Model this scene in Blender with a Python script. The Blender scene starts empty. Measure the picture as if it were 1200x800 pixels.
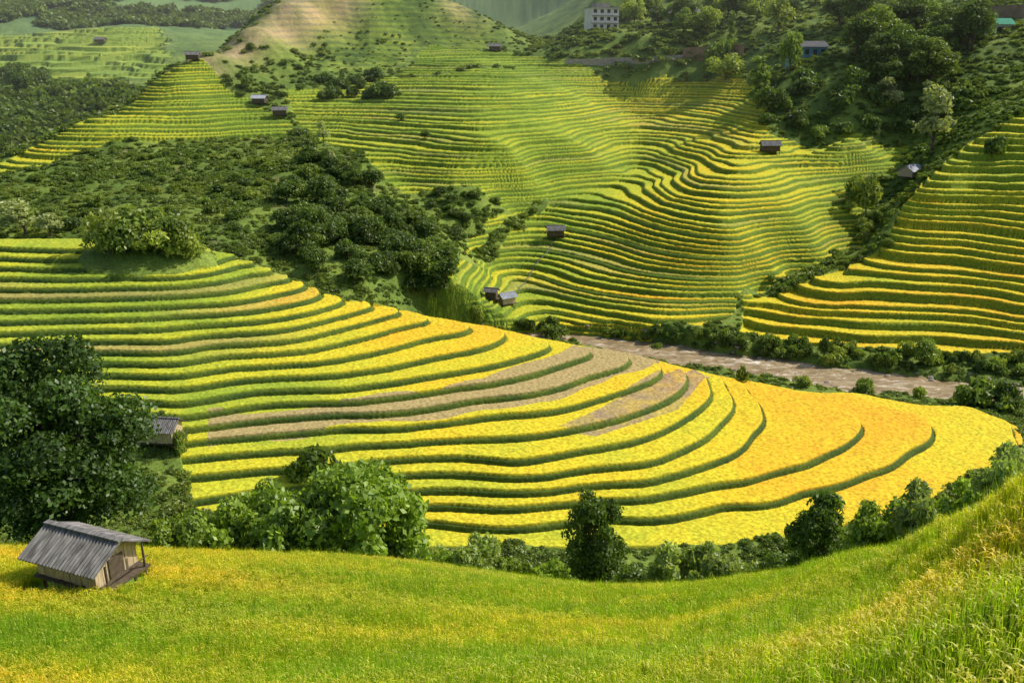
import bpy, math, random
import numpy as np
from mathutils import Vector, Matrix
random.seed(7); rng=np.random.default_rng(7)
sc=bpy.context.scene
COL=sc.collection
TH=math.radians(18); S_,C_=math.sin(TH),math.cos(TH); F=1039.2
# ------------------------------------------------------------------ survey helpers
def ray(u,v):
    y=(400-v)/F; d=C_+y*S_
    return (u-600)/F/d, (-S_+y*C_)/d, d      # X/Y, Z/Y, d
PTS=[]
def P(u,v,D):
    a,q,_=ray(u,v); PTS.append((a,math.log(D),q))
def PZ(z,*uv):
    for u,v in uv:
        a,q,_=ray(u,v); PTS.append((a,math.log(z/q),q))
def ua(u,q):
    y=(q*C_+S_)/(C_-q*S_)
    return (u-600)/F/(C_+y*S_)
def H(u,D,z):
    q=z/D; PTS.append((ua(u,q),math.log(D),q))
# spur contours
PZ(-46.5,(500,640),(650,642),(800,638),(930,628),(1060,593),(1150,557),(1188,522),(1182,497),(1130,477),(1000,461),(890,450))
PZ(-46.3,(1125,545),(1142,512),(1150,498),(1110,487))
PZ(-46,(490,612),(700,608),(850,592),(940,577),(1010,555),(1062,530),(1090,508),(1078,490),(1030,476),(960,463))
PZ(-45.2,(480,596),(640,592),(780,580),(870,565),(940,545),(990,522),(1008,502),(985,484),(940,468),(900,455))
PZ(-44.4,(440,578),(640,576),(760,564),(840,541),(882,510),(893,482),(878,462),(872,452))
PZ(-43.6,(410,563),(650,556),(760,543),(830,512),(860,480),(850,455),(845,445))
PZ(-42.8,(220,562),(400,548),(600,540),(740,518),(812,485),(835,460),(825,440))
PZ(-42,(220,540),(400,525),(600,512),(680,502),(765,477),(803,452),(795,433))
PZ(-41.2,(230,520),(450,503),(650,482),(740,455),(776,435),(762,422))
PZ(-40.4,(230,503),(400,486),(560,468),(690,441),(736,421),(728,414))
PZ(-39.6,(220,490),(400,473),(560,452),(665,425),(688,410))
PZ(-38.8,(140,470),(300,460),(450,450),(560,432),(636,411),(636,399))
PZ(-38,(130,455),(300,445),(450,432),(550,412),(588,397),(578,384))
PZ(-37.2,(130,440),(300,430),(430,415),(510,396),(528,376))
PZ(-36,(100,420),(250,412),(390,396),(460,378),(472,364))
PZ(-34.8,(0,405),(200,400),(320,388),(390,373),(425,354))
PZ(-33.6,(0,385),(200,378),(300,370),(360,360),(386,346))
PZ(-32.2,(0,362),(200,357),(270,352),(330,340),(352,329))
PZ(-30.8,(0,340),(150,338),(240,333),(295,322),(318,314))
PZ(-29.4,(0,318),(150,318),(225,316),(268,305),(284,299))
PZ(-28,(0,298),(120,300),(215,300),(243,292))
PZ(-26.6,(170,284)); PZ(-27,(0,281),(90,280)); PZ(-28,(-150,285)); PZ(-35,(-150,405)); PZ(-40,(-150,500),(0,500))
# gully behind spur
H(-150,152,-36);H(0,150,-36);H(200,148,-38);H(300,142,-39);H(400,138,-43);H(480,138,-46);H(550,140,-48.5);H(620,142,-50.8);H(680,142,-51)
for u,D,z in [(740,138,-50.8),(820,134,-51),(900,131,-51),(1000,126,-51),(1130,122,-51),(1200,118,-51),(1230,107,-50),(1300,105,-51),(1300,118,-51.5)]: H(u,D,z)
# river
RIV=[]
for u,v in [(640,398),(700,403),(780,413),(900,430),(1000,443),(1100,454),(1200,464),(1350,474),(1600,480)]:
    a,q,_=ray(u,v); D=-52/q; RIV.append((a*D,D)); 
    if u<1400: PTS.append((a,math.log(D),-51.2/D))
RIV=[(RIV[0][0]-22,RIV[0][1]-2)]+RIV
# valley in front of the spur
for u,D,z in [(-150,60,-41),(0,60,-41),(200,60,-41.5),(400,60,-42),(600,58,-43),(800,57,-43.5),(1000,55,-43),(1200,50,-38),(1350,60,-42),
  (200,70,-44),(400,70,-45.5),(600,70,-47),(900,68,-47.5),(1100,78,-49),(1250,85,-50),(1350,95,-51),(0,74,-43),(-150,74,-43),
  (-150,44,-28.6),(0,43,-28.1),(200,43,-28.3),(400,44,-29.5),(600,46,-31.6),(740,46,-33.2),(850,44,-31),(1000,36,-24.6),(1100,32,-21),(1200,23,-13.7),(1200,31,-20),(1350,24,-13)]: H(u,D,z)
# foreground slope
for u,v,D in [(-200,656,34),(0,652,33),(200,657,33),(400,665,34),(500,673,35),(600,685,36),(700,702,37),(745,708,38),(830,694,34),(900,684,31),(1000,662,25),(1100,632,20),(1200,584,16),(1350,510,13),
  (-200,790,20),(0,812,18),(300,812,16.5),(600,815,14.5),(900,822,11),(1200,830,7.8),(1400,830,6.8),(0,735,24),(100,685,28),(250,712,26),(400,714,26),(600,745,22.5),(200,773,21),(800,735,24),(800,778,17.5),(900,720,21.5),(1000,742,15.5),(1100,705,14.8),(1200,685,11.6),(1200,760,9.2),(1050,685,19)]: P(u,v,D)
for u,D,z in [(600,3,-6.8),(0,8,-9),(1200,3,-5.4),(200,3,-7.3),(1000,3,-6.0),(600,8,-9)]: H(u,D,z)
# right spur
for u,v,D in [(862,388,157),(950,406,152),(1080,413,148),(1200,417,145),(1350,420,143),(875,350,168),(1000,366,159),(1200,386,150),(1350,395,148),(960,325,172),(1080,340,162),(1200,352,155),
   (1030,298,177),(1120,313,167),(1200,324,160),(1050,265,183),(1130,277,175),(1200,292,166),(1350,305,158),(1065,232,189),(1130,242,182),(1200,256,174),(1090,206,195),(1150,207,191),(1200,216,184),
   (1125,184,200),(1160,170,201),(1200,168,197),(1200,135,210),(1350,90,222),(1350,200,184)]: P(u,v,D)
H(1045,200,-34)
# far centre hill
for u,v,D in [(520,362,158),(580,376,162),(640,383,160),(700,389,158),(770,389,158),(830,387,159),(865,372,165),(890,345,175),(930,325,183),(985,300,190),(1035,275,197),(1040,240,214),
 (600,350,176),(700,352,171),(780,352,167),(850,350,168),
 (590,325,188),(680,322,181),(760,325,174),(850,325,172),(910,320,177),(560,300,192),(640,300,195),(720,298,188),(800,295,178),(870,293,177),(940,290,185),
 (620,270,207),(690,265,204),(760,262,192),(850,258,184),(930,258,190),(1000,255,203),
 (600,238,219),(680,235,219),(760,230,211),(850,225,196),(930,228,201),(1000,232,214),
 (620,205,229),(690,208,238),(745,200,252),(800,200,232),(860,195,211),(930,197,222),(1000,205,225),(1040,190,232),
 (470,215,219),(530,200,221),(610,180,228),(680,172,247),(742,170,276),(800,170,256),(865,172,232),(960,178,242),(1050,178,242),
 (400,165,256),(480,160,248),(570,150,246),(650,148,264),(742,145,302),(800,140,292),(870,140,268),(350,145,274),
 (420,120,292),(500,112,291),(590,108,291),(660,108,310),(740,112,333),(830,108,318),(880,112,298),(330,110,298),
 (480,80,335),(560,72,342),(640,75,348),(700,83,340),(780,82,335),(850,85,330),(400,90,324),
 (300,80,317),(350,50,347),(400,30,364),(480,40,370),(540,45,376),(600,55,375)]: P(u,v,D)
# left ridge + shaded hillside
for u,v,D in [(-150,255,210),(0,197,240),(60,165,255),(100,142,264),(200,88,292),(240,62,310),(300,32,336),(345,10,354),(400,-6,370),(450,-12,382),(510,-4,390),(570,20,392),(650,58,390),
 (100,172,250),(200,130,275),(250,110,290),(200,168,254),(330,140,277),(280,160,262),(50,190,242),
 (-150,300,180),(0,235,208),(0,268,180),(100,205,225),(100,250,190),(200,200,225),(200,245,185),(300,190,230),(300,250,182),(250,285,160),(330,300,160),(380,325,152),
 (370,175,245),(400,200,215),(450,250,190),(500,300,174),(530,335,163),(440,340,152),(350,220,205),(420,290,168),(560,262,203),(545,300,184),(480,240,204),(560,225,214)]: P(u,v,D)
for u,D,z in [(0,290,-38),(100,310,-34),(200,350,-24),(300,420,-10),(400,450,0),(480,455,0),(560,450,-8),(640,450,-12),(-150,280,-40)]: H(u,D,z)
# distance
for u,v,D in [(0,180,345),(0,140,385),(-150,150,385),(100,118,400),(0,102,450),(100,98,455),(190,88,470),(0,72,520),(180,66,530),(100,40,650),(0,40,650),(-150,30,700),(200,45,640),(0,0,820),(150,5,800),(300,-5,850),(0,-80,1300),(300,-80,1300),(-200,-80,1300),
 (640,40,600),(610,20,750),(620,0,950),(600,-80,1400),(450,-80,1400),(0,-200,2600),(600,-200,2600),(300,-190,2600),(900,-200,2600),(1300,-200,2600),
 (680,66,345),(690,36,372),(730,35,372),(800,22,390),(900,5,390),(850,45,345),(700,-5,440),(700,-80,800),(760,66,338),(870,62,325),(800,-80,600),
 (900,165,241),(1000,163,231),(1130,150,219),(900,110,270),(1000,112,254),(1130,110,245),(950,65,285),(1050,60,280),(1140,42,280),(1200,72,255),(1200,35,275),(1200,105,234),(1000,20,330),(1000,-60,450),(1200,0,310),(1200,-70,420),(1350,40,260),(1350,-60,400)]: P(u,v,D)
PT=np.array(PTS)
def ker(r2): return np.sqrt(r2+0.025**2)
A=ker((PT[:,None,0]-PT[None,:,0])**2+(PT[:,None,1]-PT[None,:,1])**2)
n=len(PT); M=np.zeros((n+1,n+1)); M[:n,:n]=A-np.eye(n)*0.0018; M[:n,n]=1; M[n,:n]=1
wgt=np.linalg.solve(M,np.append(PT[:,2],0))
L0,L1=math.log(2.0),math.log(3000.); NLc,NAc=820,400; A1=.85
lc=np.linspace(L0,L1,NLc); ac=np.linspace(-A1,A1,NAc)
Q=np.zeros((NLc,NAc))
LL,AA=np.meshgrid(lc,ac,indexing='ij')
for i in range(n): Q+=wgt[i]*ker((AA-PT[i,0])**2+(LL-PT[i,1])**2)
Q+=wgt[n]
def cubw(t):
    return [(-t**3+2*t*t-t)/2,(3*t**3-5*t*t+2)/2,(-3*t**3+4*t*t+t)/2,(t**3-t*t)/2]
def upsample(G,lf,af):
    ti=(lf-L0)/(L1-L0)*(NLc-1); i0=np.clip(np.floor(ti).astype(int),0,NLc-2); w=cubw(ti-i0)
    R=sum(w[k][:,None]*G[np.clip(i0+k-1,0,NLc-1)] for k in range(4))
    tj=(np.clip(af,-A1,A1)+A1)/(2*A1)*(NAc-1); j0=np.clip(np.floor(tj).astype(int),0,NAc-2); w=cubw(tj-j0)
    return sum(w[k][None,:]*R[:,np.clip(j0+k-1,0,NAc-1)] for k in range(4))
TB=rng.random((256,256))*2-1
def vn(x,y):
    xi=np.floor(x); yi=np.floor(y); fx=x-xi; fy=y-yi
    fx=fx*fx*(3-2*fx); fy=fy*fy*(3-2*fy)
    x0=xi.astype(np.int64)&255; y0=yi.astype(np.int64)&255; x1=(x0+1)&255; y1=(y0+1)&255
    return (TB[x0,y0]*(1-fx)+TB[x1,y0]*fx)*(1-fy)+(TB[x0,y1]*(1-fx)+TB[x1,y1]*fx)*fy
def sst(x): x=np.clip(x,0,1); return x*x*(3-2*x)
segs=[(2.2,40,200),(40,70,110),(70,137,680),(137,200,460),(200,420,560),(420,720,150),(720,2900,100)]
lf=np.concatenate([np.linspace(math.log(a),math.log(b),k,endpoint=False) for a,b,k in segs]+[[math.log(2900)]])
af=np.concatenate([-np.geomspace(2.5,.665,50),np.linspace(-.66,.66,1260),np.geomspace(.665,2.5,50)])
NR,NC=len(lf),len(af)
q=upsample(Q,lf,af)
Y=np.exp(lf)[:,None]*np.ones((1,NC)); X=Y*af[None,:]
zb=q*Y
def segdist(X,Y,pl):
    d=np.full(X.shape,1e9)
    for (x0,y0),(x1,y1) in zip(pl[:-1],pl[1:]):
        dx,dy=x1-x0,y1-y0; t=np.clip(((X-x0)*dx+(Y-y0)*dy)/(dx*dx+dy*dy),0,1)
        d=np.minimum(d,np.hypot(X-x0-t*dx,Y-y0-t*dy))
    return d
dr=segdist(X,Y,RIV)+vn(X/6,Y/6)*1.4+vn(X/2,Y/2)*.6
far=sst((Y-420)/300)
near=sst((Y-45)/25)
fr=sst((Y-138)/20)
zb=zb+near*(vn(X/22+3,Y/22)*(.04+.30*fr)+vn(X/9,Y/9+9)*(.04+.06*fr))+far*(vn(X/120,Y/120)*12+vn(X/45,Y/45)*4+vn(X/18,Y/18)*.6)
kb=sst((dr-4.0)/2.5)
zb=zb*kb+np.minimum(zb,-52.9)*(1-kb)
za=np.gradient(zb,af,axis=1); zl=np.gradient(zb,lf,axis=0)
G=np.hypot(za/Y,zl/Y-af[None,:]*za/Y); del za,zl
# zones
def poly(lst):
    o=[]
    for u,v,D in lst:
        a,_,_=ray(u,v); o.append((a*D,D))
    return o
ZR1=poly([(-150,290,136),(0,282,136),(100,280,137),(170,285,133),(240,291,134),(300,308,130),(400,348,125),(550,377,127),(690,407,127),(800,430,125),(890,449,124.5),(1000,460,122),(1130,475,116.5),(1192,498,109),(1194,520,102),(1155,559,93.5),(1060,595,85),(930,629,79),(800,639,77.5),(500,642,77),(440,600,80),(215,600,80),(205,490,94),(120,480,96),(-150,470,96)])
ZR2=poly([(862,387,157),(872,350,169),(960,323,174),(1025,298,179),(1045,265,184),(1058,232,190),(1086,203,198),(1120,178,204),(1165,152,209),(1200,130,213),(1350,85,224),(1400,410,140),(1200,416,145),(1080,412,148),(950,405,152)])
ZR3=poly([(575,374,162),(700,388,158),(830,386,160),(858,370,166),(890,340,175),(1000,290,190),(1030,268,196),(1010,240,207),(1000,212,223),(1060,195,231),(1060,175,244),(900,166,244),(885,110,300),(850,88,328),(700,84,338),(640,66,354),(590,50,370),(500,48,366),(470,88,328),(400,104,308),(330,106,302),(345,140,275),(400,180,246),(470,228,213),(520,222,214),(600,225,216),(560,270,201),(545,310,184),(485,345,160),(520,365,156)])
ZR4=poly([(-150,262,207),(100,178,248),(200,165,256),(350,163,262),(340,140,278),(280,118,292),(235,92,306),(210,82,304),(100,138,268),(0,190,246),(-150,250,217)])
ZR5=poly([(-140,50,620),(190,44,650),(205,88,465),(-140,104,440)])
wx=vn(X/5,Y/5+40)*1.0; wy=vn(X/5+70,Y/5)*1.0
def inside(pl,x,y):
    c=np.zeros(x.shape,bool); k=len(pl)
    for i in range(k):
        x0,y0=pl[i]; x1,y1=pl[(i+1)%k]
        if y0==y1: continue
        c^=((y0>y)!=(y1>y))&(x<(x1-x0)*(y-y0)/(y1-y0)+x0)
    return c
Z=np.zeros(X.shape,np.int8)
for k,pl,y0,y1,wm in [(1,ZR1,70,142,.5),(2,ZR2,130,230,1),(3,ZR3,145,380,1.5),(4,ZR4,190,330,1.5),(5,ZR5,430,700,6)]:
    i0,i1=np.searchsorted(lf,[math.log(y0),math.log(y1)]); sl=slice(i0,i1)
    m=inside(pl,X[sl]+wx[sl]*wm,Y[sl]+wy[sl]*wm); Z[sl][m]=k
a_,_,_=ray(172,298); kx,ky=a_*126.5,126.5
kn=(((X-kx)/9.5)**2+((Y-ky)/5.5)**2+vn(X/2,Y/2)*.2)<1
Z[kn]=0
def gully(uvs,wd):
    pl=[(ray(u,v)[0]*D,D) for u,v,D in uvs]; i0,i1=np.searchsorted(lf,[math.log(140),math.log(380)]); sl=slice(i0,i1)
    d=segdist(X[sl],Y[sl],pl)+vn(X[sl]/4,Y[sl]/4)*1.2; Z[sl][(d<wd)]=0
gully([(545,318,182),(580,275,200),(612,240,214),(640,222,220)],1.3)
gully([(470,92,322),(520,90,322),(600,84,335)],1.0)
STEP=np.array([1.,.8,1.25,.85,1.0,2.6])[Z]; RW=np.array([.5,.30,.26,.28,.38,1.2])[Z]*(1+.4*vn(X/7,Y/7+3))
w=np.clip(RW*G/STEP,.02,.5)
FZ=(Z!=1).astype(float)
LN=np.where(Z==1,.5+vn(X/30+11,Y/30)*.08*sst((-X+5)/20), vn(X/30+11,Y/30)*.3+.2*np.tanh(vn(X/19+31,Y/19+8)*6))
l_=zb/STEP+LN
def gw(l): return .16*np.sin(1.7*l)+.10*np.sin(3.1*l+1)
lv=l_+gw(l_)*FZ
nlev=np.floor(lv); f=lv-nlev
def inv(nn): 
    x=nn-gw(nn); x=nn-gw(x); return nn-gw(x)
rise=sst((f-(1-w))/w)
e0=np.where(FZ>0,inv(nlev),nlev); e1=np.where(FZ>0,inv(nlev+1),nlev+1)
bw=np.clip(np.where(Z==2,.12,.20)*G/STEP*(1+Y/300),.012,.22)
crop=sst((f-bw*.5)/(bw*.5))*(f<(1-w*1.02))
T=Z>0
zt=(e0*(1-rise)+e1*rise-LN)*STEP+(.36+.06*fr)*crop+crop*(vn(X/.45,Y/.45)*.035+vn(X/1.7,Y/1.7)*.03)*np.clip(Y/90,1,3)
rough=near*(vn(X/6+5,Y/6)*.5+vn(X/2.2,Y/2.2)*.22+vn(X/.8,Y/.8)*.08)
zs=zb+rough*kb+(1-near)*(vn(X/3,Y/3)*.06+vn(X/8,Y/8)*.15)
zf=np.where(T,zt,zs)
del e0,e1,l_
# ------------------------------------------------------------------ colours (albedo, with distance haze and a shade lift painted in)
anch=[(100,300,130,.55),(100,330,122,.42),(60,380,110,.4),(200,370,116,.4),(200,440,102,.52),(280,330,124,.5),(350,345,122,.82),(390,390,110,.7),(500,400,112,.84),(560,430,108,.78),(330,470,97,.55),(400,500,93,.62),(560,520,92,.74),(700,540,90,.78),(800,500,100,.82),
 (620,620,78,.74),(850,600,80,.8),(900,520,95,.96),(1000,490,104,1.05),(1000,530,95,.96),(1120,520,98,.9),(300,560,86,.62),(880,460,116,.92),(440,370,121,.9),(560,385,122,.86),
 (1100,390,150,.88),(1000,350,162,.88),(1100,300,170,.84),(1120,240,182,.66),(1180,190,190,.55),(1190,330,160,.88),(1190,270,172,.78),
 (700,370,163,.74),(620,350,172,.58),(540,350,165,.35),(800,330,173,.8),(900,290,181,.78),(750,260,192,.76),(950,250,194,.7),(640,250,210,.45),(850,200,215,.76),(980,200,224,.6),(1020,180,236,.45),
 (800,120,300,.72),(760,95,330,.72),(870,150,260,.72),(700,190,245,.55),(640,160,255,.4),(520,120,290,.40),(500,185,235,.52),(430,150,262,.45),(600,90,325,.35),(400,120,290,.48),(640,200,230,.42),(540,58,360,.25),
 (100,160,256,.6),(200,110,285,.6),(280,140,275,.35),(30,190,243,.55),(100,80,500,.4)]
num=np.zeros((NLc,NAc)); den=np.zeros((NLc,NAc))
for u,v,D,t in anch:
    a,_,_=ray(u,v); k=1/(((AA-a)**2+(LL-math.log(D))**2)+.0008)**1.5; num+=k*t; den+=k
tint=upsample(num/den,lf,af)
pn=vn(X/15+nlev*5.7,Y/15+nlev*3.3)
tint=tint+np.round(pn*3)/3*.15+vn(nlev*7.13,nlev*3.7+Z*9.)*.09+vn(X/4,Y/4)*.06+vn(X/1.1,Y/1.1)*.04
stops=np.array([-.2,.15,.4,.62,.82,1.1])
cr=np.array([.07,.14,.29,.49,.64,.72]); cg=np.array([.14,.24,.37,.48,.50,.39]); cb=np.array([.015,.02,.03,.028,.022,.02])
R=np.interp(tint,stops,cr); Gc=np.interp(tint,stops,cg); B=np.interp(tint,stops,cb)
def mixc(m,c):
    global R,Gc,B
    R=R*(1-m)+c[0]*m; Gc=Gc*(1-m)+c[1]*m; B=B*(1-m)+c[2]*m
br1=poly([(240,483,95),(400,468,98.5),(560,447,105),(640,424,114),(690,407,121),(775,420,121),(765,436,115),(650,466,102),(520,481,97),(240,506,90)])
br2=poly([(655,492,96),(700,472,101),(770,437,113),(815,432,118),(832,438,117),(795,468,103),(700,497,95)])
i0,i1=np.searchsorted(lf,[math.log(85),math.log(125)]); sl=slice(i0,i1)
bm=np.zeros(X.shape); m1=inside(br1,X[sl]+wx[sl],Y[sl]+wy[sl]); m2=inside(br2,X[sl],Y[sl])
bm[sl]=np.where(m1,.92,0); mixc(bm,(.37,.28,.13)); bm[sl]=np.where(m2,.95,0); mixc(bm*(.75+.25*vn(X/1.5,Y/1.5)),(.29,.21,.14))
bs=np.clip(vn(nlev*3.1,nlev*9.7+X/60)*2.2-.4,0,1)*.7*(Z==1)*(sst((-X-22)/20))*sst((Y-96)/10); mixc(bs,(.36,.27,.10))
bs=np.clip(vn(nlev*4.3+5,nlev*2.7+X/25)*2.5-1.0,0,1)*.5*(Z==3); mixc(bs,(.30,.26,.09))
mixc(.45*(Z==5),(.22,.33,.09))  # far terraces tinted paler green: haze painted into their colour
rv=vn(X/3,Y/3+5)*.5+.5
ris=(1-crop); shade_lift=(Z==2)*.05; rc=(.045+.05*rv+.06*fr+shade_lift,.085+.05*rv+.085*fr+shade_lift,.016+.005*fr)  # right spur risers get a lighter colour to offset their shade
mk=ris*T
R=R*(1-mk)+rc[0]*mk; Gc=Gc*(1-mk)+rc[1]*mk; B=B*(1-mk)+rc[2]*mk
n1=vn(X/14,Y/14+30)*.5+vn(X/5,Y/5)*.35+vn(X/1.6,Y/1.6)*.3
sr=np.interp(n1,[-.8,0,.8],[.06,.13,.22]); sg=np.interp(n1,[-.8,0,.8],[.11,.19,.28]); sb=np.interp(n1,[-.8,0,.8],[.02,.03,.045])
def gauss(u,v,D,r):
    a,_,_=ray(u,v); return np.exp(-(((X-a*D)**2+(Y-D)**2)/r**2))
dry=np.clip(gauss(250,60,318,11)+gauss(275,46,330,9)+gauss(300,33,340,9)+gauss(330,18,350,9)+gauss(360,6,360,9)+gauss(400,-3,372,9)+gauss(232,76,300,8)+gauss(540,14,390,9)*.8,0,1)*(.6+.6*n1)
sr=sr*(1-dry)+.42*dry; sg=sg*(1-dry)+.31*dry; sb=sb*(1-dry)+.17*dry
top=np.clip(gauss(420,25,365,38)+gauss(520,40,375,30),0,1)
tb=sst(.5+.9*np.sin(zb*3.0+vn(X/20,Y/20)*3)+vn(X/12,Y/12)); sr=sr*(1+(.5*tb-.25)*top); sg=sg*(1+(.4*tb-.2)*top)
red=np.clip(vn(X/7+50,Y/7+20)*2-1.1,0,1)*.7*(Y>150)*(Y<260)*(X<-30)
sr=sr*(1-red)+.2*red; sg=sg*(1-red)+.14*red; sb=sb*(1-red)+.08*red
bed=(1-sst((dr-3.6)/1.6))
pb=sst((vn(X/3.3,Y/3.3)+.1)*3)
sr=sr*(1-bed)+(.26+.1*pb)*bed; sg=sg*(1-bed)+(.21+.07*pb)*bed; sb=sb*(1-bed)+(.13+.05*pb)*bed
fg=(1-near); sr=sr*(1-fg)+.12*fg; sg=sg*(1-fg)+.22*fg; sb=sb*(1-fg)+.02*fg
haze_mix=sst((Y-380)/400)*.8  # aerial haze painted into the ground colour, growing with distance
sr=sr*(1-haze_mix)+.15*haze_mix; sg=sg*(1-haze_mix)+.24*haze_mix; sb=sb*(1-haze_mix)+.09*haze_mix
wood=sst((vn(X/90,Y/90+3)+vn(X/35,Y/35)*.5+.05)*3)*sst((Y-640)/80)*.9
wood=np.maximum(wood,gauss(20,150,380,45)*.9)
sr=sr*(1-wood)+.07*wood; sg=sg*(1-wood)+.13*wood; sb=sb*(1-wood)+.06*wood
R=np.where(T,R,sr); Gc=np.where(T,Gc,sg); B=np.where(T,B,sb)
# ------------------------------------------------------------------ mesh helpers
def mk_mesh(name,V,Fq,k=4,smooth=True):
    me=bpy.data.meshes.new(name)
    me.vertices.add(len(V)); me.vertices.foreach_set('co',np.asarray(V,np.float32).ravel())
    Fq=np.asarray(Fq,np.int32); nf=len(Fq)
    me.loops.add(nf*k); me.loops.foreach_set('vertex_index',Fq.ravel())
    me.polygons.add(nf); me.polygons.foreach_set('loop_start',np.arange(0,nf*k,k,dtype=np.int32))
    if smooth: me.polygons.foreach_set('use_smooth',np.ones(nf,bool))
    me.update(calc_edges=True)
    return me
def vcol(me,c):
    at=me.color_attributes.new('Col','FLOAT_COLOR','POINT')
    c=np.asarray(c,np.float32)
    if c.shape[1]==3: c=np.hstack([c,np.ones((len(c),1),np.float32)])
    at.data.foreach_set('color',c.ravel())
def link(o,parent=None,label=None,category=None,group=None,kind=None):
    COL.objects.link(o)
    if parent: o.parent=parent
    if label: o['label']=label
    if category: o['category']=category
    if group: o['group']=group
    if kind: o['kind']=kind
    return o
# ------------------------------------------------------------------ materials
def newmat(name):
    m=bpy.data.materials.new(name); m.use_nodes=True; nt=m.node_tree; nt.nodes.clear()
    out=nt.nodes.new('ShaderNodeOutputMaterial'); return m,nt,out
def N(nt,t,**kw):
    x=nt.nodes.new(t)
    for k,v in kw.items(): setattr(x,k,v)
    return x
def mat_attr(name,bump=.3,sc1=2.5,rough=.9,lo=.72,hi=1.28,bd=.15):
    m,nt,out=newmat(name); L=nt.links.new
    at=N(nt,'ShaderNodeAttribute',attribute_name='Col'); geo=N(nt,'ShaderNodeNewGeometry')
    n1=N(nt,'ShaderNodeTexNoise'); n1.inputs['Scale'].default_value=sc1; n1.inputs['Detail'].default_value=6
    L(geo.outputs['Position'],n1.inputs['Vector'])
    mr=N(nt,'ShaderNodeMapRange'); mr.inputs[1].default_value=.3; mr.inputs[2].default_value=.7; mr.inputs[3].default_value=lo; mr.inputs[4].default_value=hi
    L(n1.outputs['Fac'],mr.inputs[0])
    vm=N(nt,'ShaderNodeVectorMath',operation='SCALE'); L(at.outputs['Color'],vm.inputs[0]); L(mr.outputs[0],vm.inputs['Scale'])
    p=N(nt,'ShaderNodeBsdfPrincipled'); p.inputs['Roughness'].default_value=rough; p.inputs['Specular IOR Level'].default_value=.15
    L(vm.outputs[0],p.inputs['Base Color'])
    b=N(nt,'ShaderNodeBump'); b.inputs['Strength'].default_value=bump; b.inputs['Distance'].default_value=bd
    L(n1.outputs['Fac'],b.inputs['Height']); L(b.outputs[0],p.inputs['Normal']); L(p.outputs[0],out.inputs[0])
    return m
def mat_leaf(name,tr=.4,noise=0,cyel=(1.5,1.15,.6)):
    m,nt,out=newmat(name); L=nt.links.new
    at=N(nt,'ShaderNodeAttribute',attribute_name='Col'); oi=N(nt,'ShaderNodeObjectInfo')
    mr=N(nt,'ShaderNodeMapRange'); mr.inputs[3].default_value=.8; mr.inputs[4].default_value=1.25
    L(oi.outputs['Random'],mr.inputs[0])
    mul=N(nt,'ShaderNodeVectorMath',operation='SCALE'); L(at.outputs['Color'],mul.inputs[0]); L(mr.outputs[0],mul.inputs['Scale'])
    src=mul.outputs[0]
    if noise:
        geo=N(nt,'ShaderNodeNewGeometry'); n1=N(nt,'ShaderNodeTexNoise'); n1.inputs['Scale'].default_value=noise; n1.inputs['Detail'].default_value=2
        mp=N(nt,'ShaderNodeMapping'); mp.inputs['Scale'].default_value=(.35,1.0,1.0); mp.inputs['Rotation'].default_value=(0,0,.35)
        L(geo.outputs['Position'],mp.inputs[0]); L(mp.outputs[0],n1.inputs['Vector'])
        rp=N(nt,'ShaderNodeMapRange'); rp.inputs[1].default_value=.38; rp.inputs[2].default_value=.62; L(n1.outputs['Fac'],rp.inputs[0])
        mx=N(nt,'ShaderNodeMix',data_type='RGBA',blend_type='MULTIPLY'); L(rp.outputs[0],mx.inputs[0]); L(src,mx.inputs[6]); mx.inputs[7].default_value=(*cyel,1)
        src=mx.outputs[2]
    d=N(nt,'ShaderNodeBsdfDiffuse'); t=N(nt,'ShaderNodeBsdfTranslucent'); g=N(nt,'ShaderNodeBsdfGlossy'); g.inputs['Roughness'].default_value=.45
    L(src,d.inputs[0])
    ty=N(nt,'ShaderNodeVectorMath',operation='MULTIPLY'); ty.inputs[1].default_value=(1.3,1.35,.5); L(src,ty.inputs[0]); L(ty.outputs[0],t.inputs[0])
    ms=N(nt,'ShaderNodeMixShader'); ms.inputs[0].default_value=tr; L(d.outputs[0],ms.inputs[1]); L(t.outputs[0],ms.inputs[2])
    m2=N(nt,'ShaderNodeMixShader'); m2.inputs[0].default_value=.03; L(ms.outputs[0],m2.inputs[1]); L(g.outputs[0],m2.inputs[2]); L(m2.outputs[0],out.inputs[0])
    return m
def mat_solid(name,c,c2=None,scale=3.,rough=.8,stretch=(1,1,1),bump=.2):
    m,nt,out=newmat(name); L=nt.links.new
    c2=c2 or tuple(x*.6 for x in c)
    tc=N(nt,'ShaderNodeTexCoord'); mp=N(nt,'ShaderNodeMapping'); mp.inputs['Scale'].default_value=stretch
    L(tc.outputs['Object'],mp.inputs[0]); n1=N(nt,'ShaderNodeTexNoise'); n1.inputs['Scale'].default_value=scale; n1.inputs['Detail'].default_value=5; L(mp.outputs[0],n1.inputs['Vector'])
    rp=N(nt,'ShaderNodeValToRGB'); rp.color_ramp.elements[0].position=.35; rp.color_ramp.elements[1].position=.65
    rp.color_ramp.elements[0].color=(*c2,1); rp.color_ramp.elements[1].color=(*c,1); L(n1.outputs['Fac'],rp.inputs[0])
    p=N(nt,'ShaderNodeBsdfPrincipled'); p.inputs['Roughness'].default_value=rough; p.inputs['Specular IOR Level'].default_value=.3; L(rp.outputs[0],p.inputs['Base Color'])
    b=N(nt,'ShaderNodeBump'); b.inputs['Strength'].default_value=bump; b.inputs['Distance'].default_value=.03; L(n1.outputs['Fac'],b.inputs['Height']); L(b.outputs[0],p.inputs['Normal'])
    L(p.outputs[0],out.inputs[0]); return m
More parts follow.
